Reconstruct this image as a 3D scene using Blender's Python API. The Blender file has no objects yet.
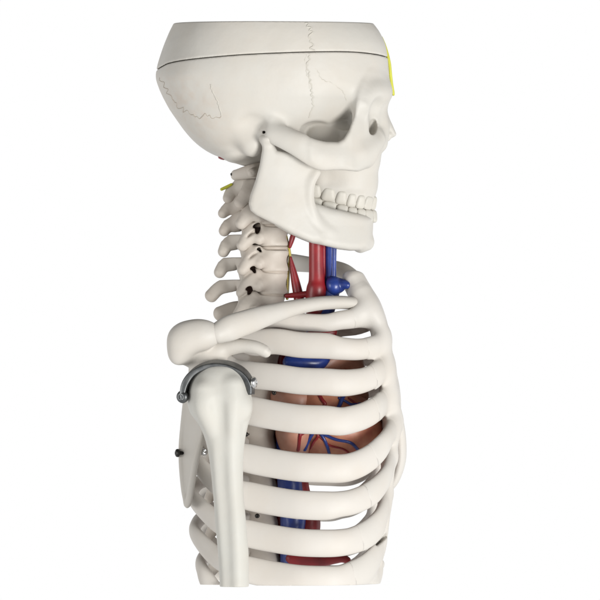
import bpy, bmesh, math, random
import numpy as np
from mathutils import Vector

random.seed(4)
rng = np.random.default_rng(7)
C = bpy.context.scene.collection
S = 0.0005            # metres per modelling unit (half a millimetre): a desk-size model
VTOP, VBOT = 21.0, 585.0
REF = -90.0           # depth of the side of the figure that faces the camera


def w3(p):
    """modelling units (x forward, y away from the camera, v downward) -> metres"""
    p = np.asarray(p, dtype=np.float64)
    out = np.empty_like(p)
    out[..., 0] = (p[..., 0] - 300) * S
    out[..., 1] = p[..., 1] * S
    out[..., 2] = (585 - p[..., 2]) * S + 0.45
    return out


# ------------------------------------------------------------------ materials
def bone_mat(name, col, rough=0.48, bump=0.17, tint=(0.50, 0.42, 0.33), amount=0.32, stain=None):
    m = bpy.data.materials.new(name); m.use_nodes = True
    nt = m.node_tree; n = nt.nodes; L = nt.links
    b = n['Principled BSDF']
    tc = n.new('ShaderNodeTexCoord')
    n1 = n.new('ShaderNodeTexNoise'); n1.inputs['Scale'].default_value = 38; n1.inputs['Detail'].default_value = 6
    n1.inputs['Roughness'].default_value = 0.62
    L.new(tc.outputs['Object'], n1.inputs['Vector'])
    rp = n.new('ShaderNodeValToRGB')
    rp.color_ramp.elements[0].position = 0.42; rp.color_ramp.elements[1].position = 0.85
    L.new(n1.outputs['Fac'], rp.inputs['Fac'])
    mx = n.new('ShaderNodeMixRGB'); mx.inputs[1].default_value = (*col, 1); mx.inputs[2].default_value = (*tint, 1)
    ml = n.new('ShaderNodeMath'); ml.operation = 'MULTIPLY'; ml.inputs[1].default_value = amount
    L.new(rp.outputs['Color'], ml.inputs[0]); L.new(ml.outputs[0], mx.inputs[0])
    last = mx.outputs['Color']
    if stain:                      # a faint tan stain with a place and outline of its own on the plastic
        (sx, sy, sz), rad, sc = stain
        mp = n.new('ShaderNodeMapping'); mp.vector_type = 'POINT'
        mp.inputs['Location'].default_value = (-sx, -sy, -sz)
        L.new(tc.outputs['Object'], mp.inputs['Vector'])
        ln = n.new('ShaderNodeVectorMath'); ln.operation = 'LENGTH'
        L.new(mp.outputs['Vector'], ln.inputs[0])
        mr = n.new('ShaderNodeMapRange'); mr.inputs['From Min'].default_value = rad; mr.inputs['From Max'].default_value = rad * 0.3
        L.new(ln.outputs['Value'], mr.inputs['Value'])
        n3 = n.new('ShaderNodeTexNoise'); n3.inputs['Scale'].default_value = 190; n3.inputs['Detail'].default_value = 5
        L.new(tc.outputs['Object'], n3.inputs['Vector'])
        r3 = n.new('ShaderNodeMapRange'); r3.inputs['From Min'].default_value = 0.42; r3.inputs['From Max'].default_value = 0.72
        L.new(n3.outputs['Fac'], r3.inputs['Value'])
        m3 = n.new('ShaderNodeMath'); m3.operation = 'MULTIPLY'
        L.new(mr.outputs[0], m3.inputs[0]); L.new(r3.outputs[0], m3.inputs[1])
        m4 = n.new('ShaderNodeMath'); m4.operation = 'MULTIPLY'; m4.inputs[1].default_value = 0.3
        L.new(m3.outputs[0], m4.inputs[0])
        m5 = n.new('ShaderNodeMixRGB'); m5.inputs[2].default_value = (*sc, 1)
        L.new(m4.outputs[0], m5.inputs[0]); L.new(last, m5.inputs[1]); last = m5.outputs['Color']
    L.new(last, b.inputs['Base Color'])
    n2 = n.new('ShaderNodeTexNoise'); n2.inputs['Scale'].default_value = 160; n2.inputs['Detail'].default_value = 8
    L.new(tc.outputs['Object'], n2.inputs['Vector'])
    rr = n.new('ShaderNodeMapRange'); rr.inputs['To Min'].default_value = rough - 0.08; rr.inputs['To Max'].default_value = rough + 0.12
    L.new(n1.outputs['Fac'], rr.inputs['Value']); L.new(rr.outputs[0], b.inputs['Roughness'])
    bp = n.new('ShaderNodeBump'); bp.inputs['Strength'].default_value = bump; bp.inputs['Distance'].default_value = 0.0012
    L.new(n2.outputs['Fac'], bp.inputs['Height'])
    n5 = n.new('ShaderNodeTexNoise'); n5.inputs['Scale'].default_value = 45; n5.inputs['Detail'].default_value = 2
    L.new(tc.outputs['Object'], n5.inputs['Vector'])
    bq = n.new('ShaderNodeBump'); bq.inputs['Strength'].default_value = bump * 1.4; bq.inputs['Distance'].default_value = 0.003
    L.new(n5.outputs['Fac'], bq.inputs['Height']); L.new(bp.outputs['Normal'], bq.inputs['Normal'])
    L.new(bq.outputs['Normal'], b.inputs['Normal'])
    b.inputs['Specular IOR Level'].default_value = 0.28
    return m


def paint_mat(name, col, col2, rough=0.3, metal=0.0, scale=120, bump=0.15):
    m = bpy.data.materials.new(name); m.use_nodes = True
    nt = m.node_tree; n = nt.nodes; L = nt.links
    b = n['Principled BSDF']
    tc = n.new('ShaderNodeTexCoord')
    n1 = n.new('ShaderNodeTexNoise'); n1.inputs['Scale'].default_value = scale; n1.inputs['Detail'].default_value = 5
    L.new(tc.outputs['Object'], n1.inputs['Vector'])
    rp = n.new('ShaderNodeMapRange'); rp.inputs['From Min'].default_value = 0.35; rp.inputs['From Max'].default_value = 0.68
    L.new(n1.outputs['Fac'], rp.inputs['Value'])
    mx = n.new('ShaderNodeMixRGB'); mx.inputs[1].default_value = (*col, 1); mx.inputs[2].default_value = (*col2, 1)
    L.new(rp.outputs[0], mx.inputs[0]); L.new(mx.outputs['Color'], b.inputs['Base Color'])
    b.inputs['Roughness'].default_value = rough; b.inputs['Metallic'].default_value = metal
    bp = n.new('ShaderNodeBump'); bp.inputs['Strength'].default_value = bump; bp.inputs['Distance'].default_value = 0.001
    L.new(n1.outputs['Fac'], bp.inputs['Height']); L.new(bp.outputs['Normal'], b.inputs['Normal'])
    return m


M = {
    'skull': bone_mat('skull_bone', (0.495, 0.478, 0.44), stain=((-0.056, -0.030, 0.688), 0.030, (0.46, 0.34, 0.25))),
    'jaw': bone_mat('jaw_bone', (0.50, 0.483, 0.445)),
    'tooth': bone_mat('tooth_enamel', (0.50, 0.485, 0.44), rough=0.42, bump=0.05),
    'suture': bone_mat('suture_ridge', (0.47, 0.455, 0.41), bump=0.2),
    'suture_dark': bone_mat('suture_stained', (0.36, 0.32, 0.27), bump=0.2),
    'spine': bone_mat('spine_bone', (0.48, 0.44, 0.39), tint=(0.45, 0.34, 0.27), amount=0.3),
    'disc': bone_mat('disc_cartilage', (0.40, 0.35, 0.30)),
    'rib': bone_mat('rib_bone', (0.54, 0.513, 0.475), bump=0.08),
    'cartilage': bone_mat('cartilage_bone', (0.54, 0.517, 0.48), bump=0.08),
    'blade': bone_mat('shoulder_bone', (0.50, 0.478, 0.44)),
    'arm': bone_mat('arm_bone', (0.50, 0.493, 0.455), rough=0.55, amount=0.25),
    'red': paint_mat('artery_red', (0.25, 0.012, 0.016), (0.15, 0.006, 0.01), rough=0.38),
    'blue': paint_mat('vein_blue', (0.02, 0.05, 0.26), (0.012, 0.025, 0.13)),
    'pink': paint_mat('atrium_pink', (0.48, 0.25, 0.18), (0.40, 0.18, 0.12), rough=0.4),
    'muscle': paint_mat('ventricle_red', (0.38, 0.12, 0.075), (0.50, 0.23, 0.13), rough=0.4),
    'fat': paint_mat('heart_fat', (0.55, 0.36, 0.16), (0.45, 0.25, 0.11), rough=0.4),
    'yellow': paint_mat('nerve_yellow', (0.52, 0.53, 0.05), (0.46, 0.45, 0.04), rough=0.45, bump=0.05),
    'ochre': paint_mat('ligament_yellow', (0.50, 0.42, 0.08), (0.42, 0.33, 0.07), rough=0.45),
    'steel': paint_mat('bracket_steel', (0.17, 0.175, 0.175), (0.10, 0.105, 0.11), rough=0.42, metal=1.0, scale=260, bump=0.06),
    'hole_shade': paint_mat('hole_shade_brown', (0.10, 0.05, 0.035), (0.06, 0.03, 0.02), rough=0.6),  # dark brown standing in for shade inside the neck openings
    'chrome': paint_mat('screw_chrome', (0.75, 0.75, 0.75), (0.6, 0.6, 0.6), rough=0.18, metal=1.0, bump=0.03),
    'dark': paint_mat('screw_dark', (0.05, 0.045, 0.04), (0.02, 0.02, 0.02), rough=0.35, metal=0.6),
}

# ------------------------------------------------------------------ mesh output
ROOT = bpy.data.objects.new('skeleton_model', None)
C.objects.link(ROOT)
ROOT['label'] = 'off-white anatomical skeleton model in side view with red and blue vessels, against plain white'
ROOT['category'] = 'skeleton model'
ROOT.location = (0, 0, 0.45)


def link(name, me, mat, parent=None, label=None):
    o = bpy.data.objects.new(name, me)
    me.materials.append(mat)
    C.objects.link(o)
    o.parent = parent or ROOT
    # meshes are written in scene coordinates; parts undo the root's offset, sub-parts share their part's frame
    if parent is None: o.location = (0, 0, -0.45)
    if label: o['label'] = label
    return o


def to_mesh(name, verts, faces, smooth=True):
    """verts Nx3 world, faces Mx4 (or list)"""
    me = bpy.data.meshes.new(name)
    if isinstance(faces, np.ndarray):
        k = faces.shape[1]
        me.vertices.add(len(verts)); me.vertices.foreach_set('co', np.ascontiguousarray(verts, dtype=np.float32).ravel())
        me.loops.add(faces.size); me.loops.foreach_set('vertex_index', np.ascontiguousarray(faces, dtype=np.int32).ravel())
        me.polygons.add(len(faces))
        me.polygons.foreach_set('loop_start', np.arange(0, faces.size, k, dtype=np.int32))
        me.polygons.foreach_set('loop_total', np.full(len(faces), k, dtype=np.int32))
    else:
        me.from_pydata([tuple(v) for v in verts], [], faces)
    me.update(calc_edges=True); me.validate()
    if smooth:
        me.polygons.foreach_set('use_smooth', np.ones(len(me.polygons), dtype=bool))
    return me


def cut_bottom(me, v=VBOT):
    bm = bmesh.new(); bm.from_mesh(me)
    z = float(w3([0, 0, v])[2])
    r = bmesh.ops.bisect_plane(bm, geom=bm.verts[:] + bm.edges[:] + bm.faces[:], plane_co=(0, 0, z), plane_no=(0, 0, -1), clear_outer=True)
    ed = [e for e in r['geom_cut'] if isinstance(e, bmesh.types.BMEdge)]
    if ed:
        f = bmesh.ops.holes_fill(bm, edges=ed, sides=0)
        for q in f['faces']: q.smooth = False
    bm.to_mesh(me); bm.free(); me.update()
    return me


# ------------------------------------------------------------------ curves
def catmull(pts, n=8):
    P = np.asarray(pts, dtype=float)
    P = np.vstack([2 * P[0] - P[1], P, 2 * P[-1] - P[-2]])
    out = []
    for i in range(1, len(P) - 2):
        p0, p1, p2, p3 = P[i - 1], P[i], P[i + 1], P[i + 2]
        for t in np.arange(n) / n:
            out.append(0.5 * ((2 * p1) + (-p0 + p2) * t + (2 * p0 - 5 * p1 + 4 * p2 - p3) * t * t + (-p0 + 3 * p1 - 3 * p2 + p3) * t ** 3))
    out.append(P[-2])
    return np.array(out)


def resample(P, step):
    d = np.r_[0, np.cumsum(np.linalg.norm(np.diff(P[:, :3], axis=0), axis=1))]
    n = max(2, int(d[-1] / step) + 1)
    s = np.linspace(0, d[-1], n)
    return np.stack([np.interp(s, d, P[:, k]) for k in range(P.shape[1])], axis=1)


def frames(P, wide=(0, 0, 1)):
    T = np.gradient(P[:, :3], axis=0); T /= np.linalg.norm(T, axis=1, keepdims=True) + 1e-9
    wv = np.tile(np.asarray(wide, float), (len(P), 1)) if np.ndim(wide) == 1 else np.asarray(wide, float)
    B = wv - (wv * T).sum(1, keepdims=True) * T
    B /= np.linalg.norm(B, axis=1, keepdims=True) + 1e-9
    N = np.cross(T, B)
    return T, N, B


def sweep_mesh(name, pts, wide=(0, 0, 1), n=8, step=2.0, seg=24, power=2.0, caps=True, square_ends=False):
    """pts: x y v r_thin r_wide"""
    P = resample(catmull(pts, n), step)
    if caps and not square_ends:
        # rounded ends
        d = np.r_[0, np.cumsum(np.linalg.norm(np.diff(P[:, :3], axis=0), axis=1))]
        L = d[-1]
        rr = min(P[0, 3], L / 3); re = min(P[-1, 3], L / 3)
        extra = np.sort(np.r_[d, rr * np.array([0.02, .1, .25, .5, .75]), L - re * np.array([0.02, .1, .25, .5, .75])])
        P = np.stack([np.interp(extra, d, P[:, k]) for k in range(5)], axis=1)
        k = np.ones(len(P))
        a = np.clip(extra / rr, 0, 1); b = np.clip((L - extra) / re, 0, 1)
        k = np.sqrt(np.clip(1 - (1 - a) ** 2, 0.0, 1)) * np.sqrt(np.clip(1 - (1 - b) ** 2, 0.0, 1))
        k = np.maximum(k, 0.03)
        P[:, 3] *= k; P[:, 4] *= k
    T, N, B = frames(P, wide)
    th = np.arange(seg) * 2 * np.pi / seg
    c, s = np.cos(th), np.sin(th)
    e = 2.0 / power
    c = np.sign(c) * np.abs(c) ** e; s = np.sign(s) * np.abs(s) ** e
    V = P[:, None, :3] + N[:, None, :] * (c[None, :, None] * P[:, 3][:, None, None]) + B[:, None, :] * (s[None, :, None] * P[:, 4][:, None, None])
    V = V.reshape(-1, 3)
    m = len(P)
    i = np.arange(m - 1)[:, None]; j = np.arange(seg)[None, :]
    j2 = (j + 1) % seg
    F = np.stack([i * seg + j, i * seg + j2, (i + 1) * seg + j2, (i + 1) * seg + j], axis=-1).reshape(-1, 4)
    faces = [tuple(int(q) for q in f) for f in F]
    faces.append(tuple(range(seg - 1, -1, -1))); faces.append(tuple(range((m - 1) * seg, m * seg)))
    me = to_mesh(name, w3(V), faces)
    bm = bmesh.new(); bm.from_mesh(me); bmesh.ops.recalc_face_normals(bm, faces=bm.faces[:]); bm.to_mesh(me); bm.free()
    return me


def tube(name, pts, r, mat, parent=None, seg=12, step=1.0, n=6, label=None):
    P = [(p[0], p[1], p[2], (p[3] if len(p) > 3 else r), (p[4] if len(p) > 4 else (p[3] if len(p) > 3 else r))) for p in pts]
    return link(name, sweep_mesh(name, P, seg=seg, step=step, n=n, wide=(0.13, 1, 0.2)), mat, parent, label)


# ------------------------------------------------------------------ signed distance sculpting
def smin(a, b, k):
    if k <= 0: return np.minimum(a, b)
    h = np.clip(0.5 + 0.5 * (b - a) / k, 0, 1)
    return b * (1 - h) + a * h - k * h * (1 - h)


def smax(a, b, k):
    return -smin(-a, -b, k)


def ell(dx, dy, dz, rx, ry, rz):
    k0 = np.sqrt((dx / rx) ** 2 + (dy / ry) ** 2 + (dz / rz) ** 2)
    k1 = np.sqrt((dx / rx ** 2) ** 2 + (dy / ry ** 2) ** 2 + (dz / rz ** 2) ** 2) + 1e-6
    return k0 * (k0 - 1) / k1


def poly2d(X, V, pts):
    P = np.asarray(pts, float)
    d = np.full(np.broadcast(X, V).shape, 1e9, dtype=np.float32); inside = np.zeros(d.shape, bool)
    n = len(P)
    for i in range(n):
        a, b = P[i], P[(i + 1) % n]
        ex, ey = b - a
        wx, wy = X - a[0], V - a[1]
        t = np.clip((wx * ex + wy * ey) / (ex * ex + ey * ey + 1e-9), 0, 1)
        d = np.minimum(d, (wx - ex * t) ** 2 + (wy - ey * t) ** 2)
        c = ((a[1] > V) != (b[1] > V)) & (X < (b[0] - a[0]) * (V - a[1]) / (b[1] - a[1] + 1e-12) + a[0])
        inside ^= c
    d = np.sqrt(d)
    return np.where(inside, -d, d)


class Sculpt:
    def __init__(self, lo, hi, h=1.2, sym=False):
        self.lo = np.array(lo, float); self.h = h; self.sym = sym
        self.n = (np.ceil((np.array(hi, float) - self.lo) / h).astype(int) + 1)
        self.x = (self.lo[0] + h * np.arange(self.n[0])).astype(np.float32)
        self.y = (self.lo[1] + h * np.arange(self.n[1])).astype(np.float32)
        self.v = (self.lo[2] + h * np.arange(self.n[2])).astype(np.float32)
        self.F = np.full(self.n, 40.0, dtype=np.float32)

    def yy(self, y):
        return np.abs(y) if self.sym else y

    def sub(self, lo, hi, m):
        sl = []
        for k, ax in enumerate((self.x, self.y, self.v)):
            if k == 1 and self.sym:
                i0 = np.searchsorted(ax, -(hi[1] + m)); i1 = np.searchsorted(ax, hi[1] + m)
            else:
                i0 = np.searchsorted(ax, lo[k] - m); i1 = np.searchsorted(ax, hi[k] + m)
            sl.append(slice(i0, i1))
        X = self.x[sl[0]][:, None, None]; Y = self.yy(self.y[sl[1]])[None, :, None]; V = self.v[sl[2]][None, None, :]
        return tuple(sl), X, Y, V

    def put(self, sl, f, k, op):
        if f.size == 0: return
        cur = self.F[sl]
        if op == '+': self.F[sl] = smin(cur, f, k)
        elif op == '-': self.F[sl] = smax(cur, -f, k)
        else: self.F[sl] = smax(cur, f, k)

    def ellipsoid(self, c, r, k=6, op='+', rot=0.0, rotz=0.0):
        """rot turns in the side view (degrees), rotz turns about the vertical"""
        R = max(r); m = max(9, k * 2)
        sl, X, Y, V = self.sub([c[0] - R, c[1] - R, c[2] - R], [c[0] + R, c[1] + R, c[2] + R], m)
        dx, dy, dv = X - c[0], Y - c[1], V - c[2]
        if rotz:
            a = math.radians(rotz); dx, dy = dx * math.cos(a) + dy * math.sin(a), -dx * math.sin(a) + dy * math.cos(a)
        if rot:
            a = math.radians(rot); dx, dv = dx * math.cos(a) + dv * math.sin(a), -dx * math.sin(a) + dv * math.cos(a)
        self.put(sl, ell(dx, dy, dv, *r), k, op)
        return self

    def sweep(self, pts, k=4, op='+', wide=(0, 0, 1), step=3.0, n=8):
        """pts: x y v r_thin [r_wide]"""
        P = np.array([list(p) + [p[3]] * (5 - len(p)) for p in pts], float)
        P = resample(catmull(P, n), step) if len(P) > 1 else P
        T, N, B = frames(P, wide)
        # local distance: hard minimum along the chain, then blended into the body
        R = P[:, 3:5].max(); m = max(8, k * 1.5)
        lo, hi = P[:, :3].min(0) - R, P[:, :3].max(0) + R
        sl, X, Y, V = self.sub(lo, hi, m)
        f = np.full(np.broadcast(X, Y, V).shape, 60.0, dtype=np.float32)
        if f.size == 0: return self
        ax, ay, av = self.x[sl[0]], self.y[sl[1]], self.v[sl[2]]
        for i in range(len(P) - 1):
            a, b = P[i], P[i + 1]
            lo2 = np.minimum(a[:3], b[:3]) - max(a[3:].max(), b[3:].max()) - m
            hi2 = np.maximum(a[:3], b[:3]) + max(a[3:].max(), b[3:].max()) + m
            i0, i1 = np.searchsorted(ax, lo2[0]), np.searchsorted(ax, hi2[0])
            if self.sym: j0, j1 = 0, len(ay)
            else: j0, j1 = np.searchsorted(ay, lo2[1]), np.searchsorted(ay, hi2[1])
            k0, k1 = np.searchsorted(av, lo2[2]), np.searchsorted(av, hi2[2])
            x, y, v = X[i0:i1], Y[:, j0:j1], V[:, :, k0:k1]
            ab = b[:3] - a[:3]; L2 = (ab ** 2).sum() + 1e-9
            px, py, pv = x - a[0], y - a[1], v - a[2]
            t = np.clip((px * ab[0] + py * ab[1] + pv * ab[2]) / L2, 0, 1)
            dx, dy, dv = px - ab[0] * t, py - ab[1] * t, pv - ab[2] * t
            tt = T[i]; nn = N[i]; bb = B[i]
            rn = a[3] + (b[3] - a[3]) * t; rb = a[4] + (b[4] - a[4]) * t
            dn = dx * nn[0] + dy * nn[1] + dv * nn[2]
            db = dx * bb[0] + dy * bb[1] + dv * bb[2]
            dt = dx * tt[0] + dy * tt[1] + dv * tt[2]
            g = ell(dt, dn, db, rn, rn, rb)
            f[i0:i1, j0:j1, k0:k1] = np.minimum(f[i0:i1, j0:j1, k0:k1], g)
        self.put(sl, f, k, op)
        return self

    def sections(self, table, k=5, op='+', power=2.0, taper=0.0):
        """table rows: v, x_back, x_front, y_centre, y_half ; horizontal super-elliptic sections"""
        t = np.array(table, float)
        v0, v1 = t[0, 0], t[-1, 0]
        lo = [t[:, 1].min(), (t[:, 3] - t[:, 4]).min(), v0]; hi = [t[:, 2].max(), (t[:, 3] + t[:, 4]).max(), v1]
        sl, X, Y, V = self.sub(lo, hi, max(10, 1.5 * k))
        vs = np.clip(V, v0, v1)
        fine = catmull(t, 10)
        fv = np.maximum.accumulate(fine[:, 0])
        xb, xf, yc, yh = (np.interp(vs, fv, fine[:, q]).astype(np.float32) for q in (1, 2, 3, 4))
        a = np.maximum((xf - xb) / 2, 0.5); xc = (xf + xb) / 2
        u = (X - xc) / a
        b = yh * (1 - taper * np.clip(u, -1, 1))
        r = (np.abs(u) ** power + np.abs((Y - yc) / b) ** power + 1e-9) ** (1 / power)
        f = (r - 1) * np.minimum(a, b) * 0.85
        end = np.maximum(v0 - V, V - v1)
        f = np.where(end > 0, np.sqrt(np.maximum(f, 0) ** 2 + end ** 2), f)
        self.put(sl, f.astype(np.float32), k, op)
        return self

    def value(self, P):
        q = (np.asarray(P, float) - self.lo) / self.h
        q = np.clip(q, 0, np.array(self.n) - 1.001)
        i = q.astype(int); f = q - i
        F = self.F
        out = 0
        for dx in (0, 1):
            for dy in (0, 1):
                for dz in (0, 1):
                    w = (f[:, 0] if dx else 1 - f[:, 0]) * (f[:, 1] if dy else 1 - f[:, 1]) * (f[:, 2] if dz else 1 - f[:, 2])
                    out = out + w * F[i[:, 0] + dx, i[:, 1] + dy, i[:, 2] + dz]
        return out

    def near_y(self, x, v):
        """depth at which the surface is first met coming from the camera's side"""
        ys = np.arange(self.y[0], self.y[-1], 0.4)
        f = self.value(np.stack([np.full_like(ys, x), ys, np.full_like(ys, v)], axis=1))
        w = np.nonzero(f < 0)[0]
        return float(ys[w[0]]) if len(w) else None

    def mesh(self, name, F=None):
        F = self.F if F is None else F
        F = np.pad(F, 1, constant_values=5.0)
        lo = self.lo - self.h; h = self.h
        s = F < 0
        nx, ny, nz = F.shape
        cnt = np.zeros((nx - 1, ny - 1, nz - 1), np.int8)
        for dx in (0, 1):
            for dy in (0, 1):
                for dz in (0, 1):
                    cnt += s[dx:nx - 1 + dx, dy:ny - 1 + dy, dz:nz - 1 + dz]
        mask = (cnt > 0) & (cnt < 8)
        cells = np.argwhere(mask)
        idx = np.full(mask.shape, -1, np.int64); idx[mask] = np.arange(len(cells))
        acc = np.zeros((len(cells), 3)); num = np.zeros(len(cells))
        corners = [(a, b, c) for a in (0, 1) for b in (0, 1) for c in (0, 1)]
        for ca in corners:
            for axis in range(3):
                if ca[axis]: continue
                cb = list(ca); cb[axis] = 1
                fa = F[cells[:, 0] + ca[0], cells[:, 1] + ca[1], cells[:, 2] + ca[2]]
                fb = F[cells[:, 0] + cb[0], cells[:, 1] + cb[1], cells[:, 2] + cb[2]]
                cr = (fa < 0) != (fb < 0)
                t = np.where(cr, fa / np.where(cr, fa - fb, 1), 0)
                for q in range(3):
                    acc[:, q] += np.where(cr, ca[q] + (t if q == axis else 0), 0)
                num += cr
        Pv = cells + acc / num[:, None]
        quads = []
        for axis in range(3):
            a = s[:-1] if axis == 0 else (s[:, :-1] if axis == 1 else s[:, :, :-1])
            b = s[1:] if axis == 0 else (s[:, 1:] if axis == 1 else s[:, :, 1:])
            e = np.argwhere(a != b)
            o1, o2 = [(1, 2), (2, 0), (0, 1)][axis]
            ok = (e[:, o1] > 0) & (e[:, o2] > 0)
            e = e[ok]
            sgn = a[e[:, 0], e[:, 1], e[:, 2]]
            def at(d1, d2):
                q = e.copy(); q[:, o1] -= d1; q[:, o2] -= d2
                return idx[q[:, 0], q[:, 1], q[:, 2]]
            Q = np.stack([at(1, 1), at(0, 1), at(0, 0), at(1, 0)], axis=1)
            Q = np.where(sgn[:, None], Q, Q[:, ::-1])
            quads.append(Q)
        Q = np.vstack(quads)
        verts = lo + Pv * h
        # slide the vertices onto the surface
        keep, self_lo, self_n = (self.F, self.lo, self.n)
        self.F, self.lo, self.n = F, lo, np.array(F.shape)
        for _ in range(2):
            f = self.value(verts)
            g = np.stack([self.value(verts + d) - self.value(verts - d) for d in np.eye(3) * h * 0.5], axis=1) / h
            g2 = (g ** 2).sum(1) + 0.05
            st = (f / g2)[:, None] * g
            ln = np.linalg.norm(st, axis=1, keepdims=True)
            verts = verts - st * np.minimum(1, 0.35 * h / (ln + 1e-9))
        self.F, self.lo, self.n = keep, self_lo, self_n
        W = w3(verts)
        return to_mesh(name, W, Q[:, ::-1])   # v runs downward: the winding flips


# ================================================================== SKULL
sk = Sculpt((148, -98, 14), (402, 98, 214), h=1.15, sym=True)
sk.sections([
    # v   xb     xf    yc  yhalf
    (2, 184, 358, 0, 79), (12, 177, 367, 0, 82), (21, 172.5, 374, 0, 85), (30, 168, 380.5, 0, 87.5), (42, 163, 386, 0, 89.5), (55, 158.5, 388.5, 0, 90.5),
    (66, 155.5, 389.5, 0, 91), (76, 154.6, 390.2, 0, 90.5), (86, 157.5, 390, 0, 89), (94, 161, 388.5, 0, 87), (99, 163.5, 383, 0, 85.5), (108, 168.5, 370, 0, 82.5),
    (119, 176, 352, 0, 78), (130, 184, 334, 0, 72), (140, 193, 315, 0, 63), (148, 203, 300, 0, 52), (154, 214, 288, 0, 40), (158, 226, 280, 0, 28)],
    k=0, power=2.25, taper=0.14)
# temporal hollow behind the orbit
sk.ellipsoid((341, 86, 121), (15, 25, 25), k=20, op='-', rot=14)
# face
sk.sections([
    (130, 330, 384, 0, 42), (136, 324, 384.5, 0, 42), (144, 318, 384.5, 0, 42), (152, 313, 382.5, 0, 41), (162, 310, 381, 0, 39), (171, 308, 379, 0, 35), (180, 307, 379, 0, 33), (188, 306, 378.2, 0, 32), (194, 306, 376.5, 0, 29.4), (203, 308, 374.5, 0, 27.4), (209, 309, 371, 0, 25)],
    k=6, power=2.6, taper=0.22)
sk.sections([(88, 330, 388, 0, 46), (96, 335, 388, 0, 44), (106, 340, 386, 0, 42), (116, 345, 385, 0, 41), (126, 345, 385, 0, 41), (140, 335, 384, 0, 41)], k=5, power=2.5, taper=0.2)
# brow
sk.sweep([(382, 4, 92, 6), (380, 22, 91, 7), (374, 38, 91, 8), (367, 48, 94, 9), (363, 55, 104, 8)], k=14)
# space behind the cheek arch, roofed by the side wall of the skull
sk.ellipsoid((322, 62, 134), (23, 40, 13.5), k=2.5, op='-', rot=8)
sk.ellipsoid((330, 26, 140), (30, 19, 26), k=4)
# cheek: frontal process and body as a curved plate, then the arch
pl = poly2d(sk.x[:, None], sk.v[None, :], [(372, 74), (364, 90), (358.5, 104), (353.5, 118), (349, 130), (344, 138), (338, 142), (326, 142.5), (312, 139.5), (309, 146), (310, 160), (316, 166.5), (325, 171), (338, 173), (350, 173), (358, 171), (367, 165), (375, 156), (379, 146), (375, 138), (371, 130), (369.5, 121), (370.5, 112), (374, 104), (379, 97.5), (384, 94), (384, 84), (380, 76)])[:, None, :]
X = sk.x[:, None, None]; Y = np.abs(sk.y)[None, :, None]; V = sk.v[None, None, :]
yp = np.where(X > 352, 61.5 - 0.85 * (X - 352), 61.5 + 0.53 * (352 - X)) - 0.012 * (X - 352) ** 2 * (X > 352) - 5.5 * np.clip((100 - V) / 22, 0, 1)
sk.F = smin(sk.F, smax(pl, np.abs(Y - yp) * 0.75 - 5.5 + 3.6 * np.clip((344 - X) / 30, 0, 1), 4.5), 9).astype(np.float32)
sk.sweep([(366, 40, 156, 10, 12), (352, 56, 157, 9, 14), (335, 70, 157, 7, 14.6), (320, 78, 155.5, 6, 14.2), (308, 82, 150.5, 5.5, 12.6), (296, 83.5, 145.2, 5.5, 10.4), (283, 82.5, 140, 5.5, 8.6), (272, 79, 135.5, 6, 7.5), (262, 73, 131, 6, 7)], k=3.5)
sk.sweep([(300, 79, 139, 4, 5), (286, 78, 133, 5, 6), (270, 76, 126, 5, 7)], k=12)
sk.sweep([(377, 30, 138, 8), (370, 40, 146, 10), (360, 50, 152, 10)], k=10)
# orbit: a socket with a set-back outer rim
sk.ellipsoid((384, 50, 113), (14, 20, 16.5), k=5, op='-', rotz=-20)
sk.ellipsoid((373.2, 40, 125.5), (4.4, 17, 9.4), k=1.5, op='-', rot=12)
# nose
sk.sweep([(382.5, 0, 99, 6, 8), (382.6, 0, 109, 5.5, 9), (385.2, 0, 118, 5.3, 9.5), (390, 0, 126.5, 4.4, 8), (394.6, 0, 132.5, 2.6, 5)], k=4, wide=(0, 1, 0))
sk.sweep([(380, 9, 102, 6), (380.5, 13, 115, 7), (382.5, 14, 127, 7.5), (380, 17, 142, 8)], k=6)
sk.sweep([(380, 0, 138, 7, 9), (387, 0, 136, 4.5, 7), (391, 0, 134, 3, 5)], k=3, wide=(0, 1, 0))
# alveolar waves over the roots of the teeth
# hollows under the cheek bone
sk.ellipsoid((334, 60, 182), (26, 24, 12), k=8, op='-')
# temporal bone: mastoid, ear hole, crest
sk.ellipsoid((250, 60, 136), (14, 13, 21), k=9, rot=-14)
sk.ellipsoid((252, 79.5, 127), (8, 4.5, 8), k=14, op='-')
sk.sweep([(264, 92, 132, 1.5), (264, 60, 132, 1.5)], k=1.5, op='-')
# base
sk.ellipsoid((250, 18, 157), (14, 9, 8), k=5)
sk.ellipsoid((238, 30, 152), (20, 26, 9), k=8)
sk.ellipsoid((285, 0, 150), (34, 30, 18), k=8)
sk.ellipsoid((318, 24, 160), (10, 12, 26), k=8)
base = sk.F.copy()
xs = np.array([140, 154, 162, 170, 190, 230, 260, 310, 350, 375, 389, 400.]); vs_ = np.array([76, 69, 65, 62, 59, 55.5, 53.7, 51.7, 51.2, 53, 55.5, 57.])
fine = catmull(np.stack([xs, vs_, xs], 1), 8)
seam = np.interp(sk.x, fine[:, 0], fine[:, 1])[:, None, None]
V3 = sk.v[None, None, :]
low = smax(base, (seam + 0.38) - V3, 0.8)
cap = smax(base, V3 - (seam - 0.38), 0.8)
cap = np.maximum(cap, VTOP - V3)
cap = np.maximum(cap, -(base + 10))          # the cap of the skull is a shell
skull = link('skull', sk.mesh('skull', low), M['skull'])
link('skull_cap', sk.mesh('skull_cap', cap), M['skull'], skull, 'lift-off top of the skull above a thin seam')
sk.F = base


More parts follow.
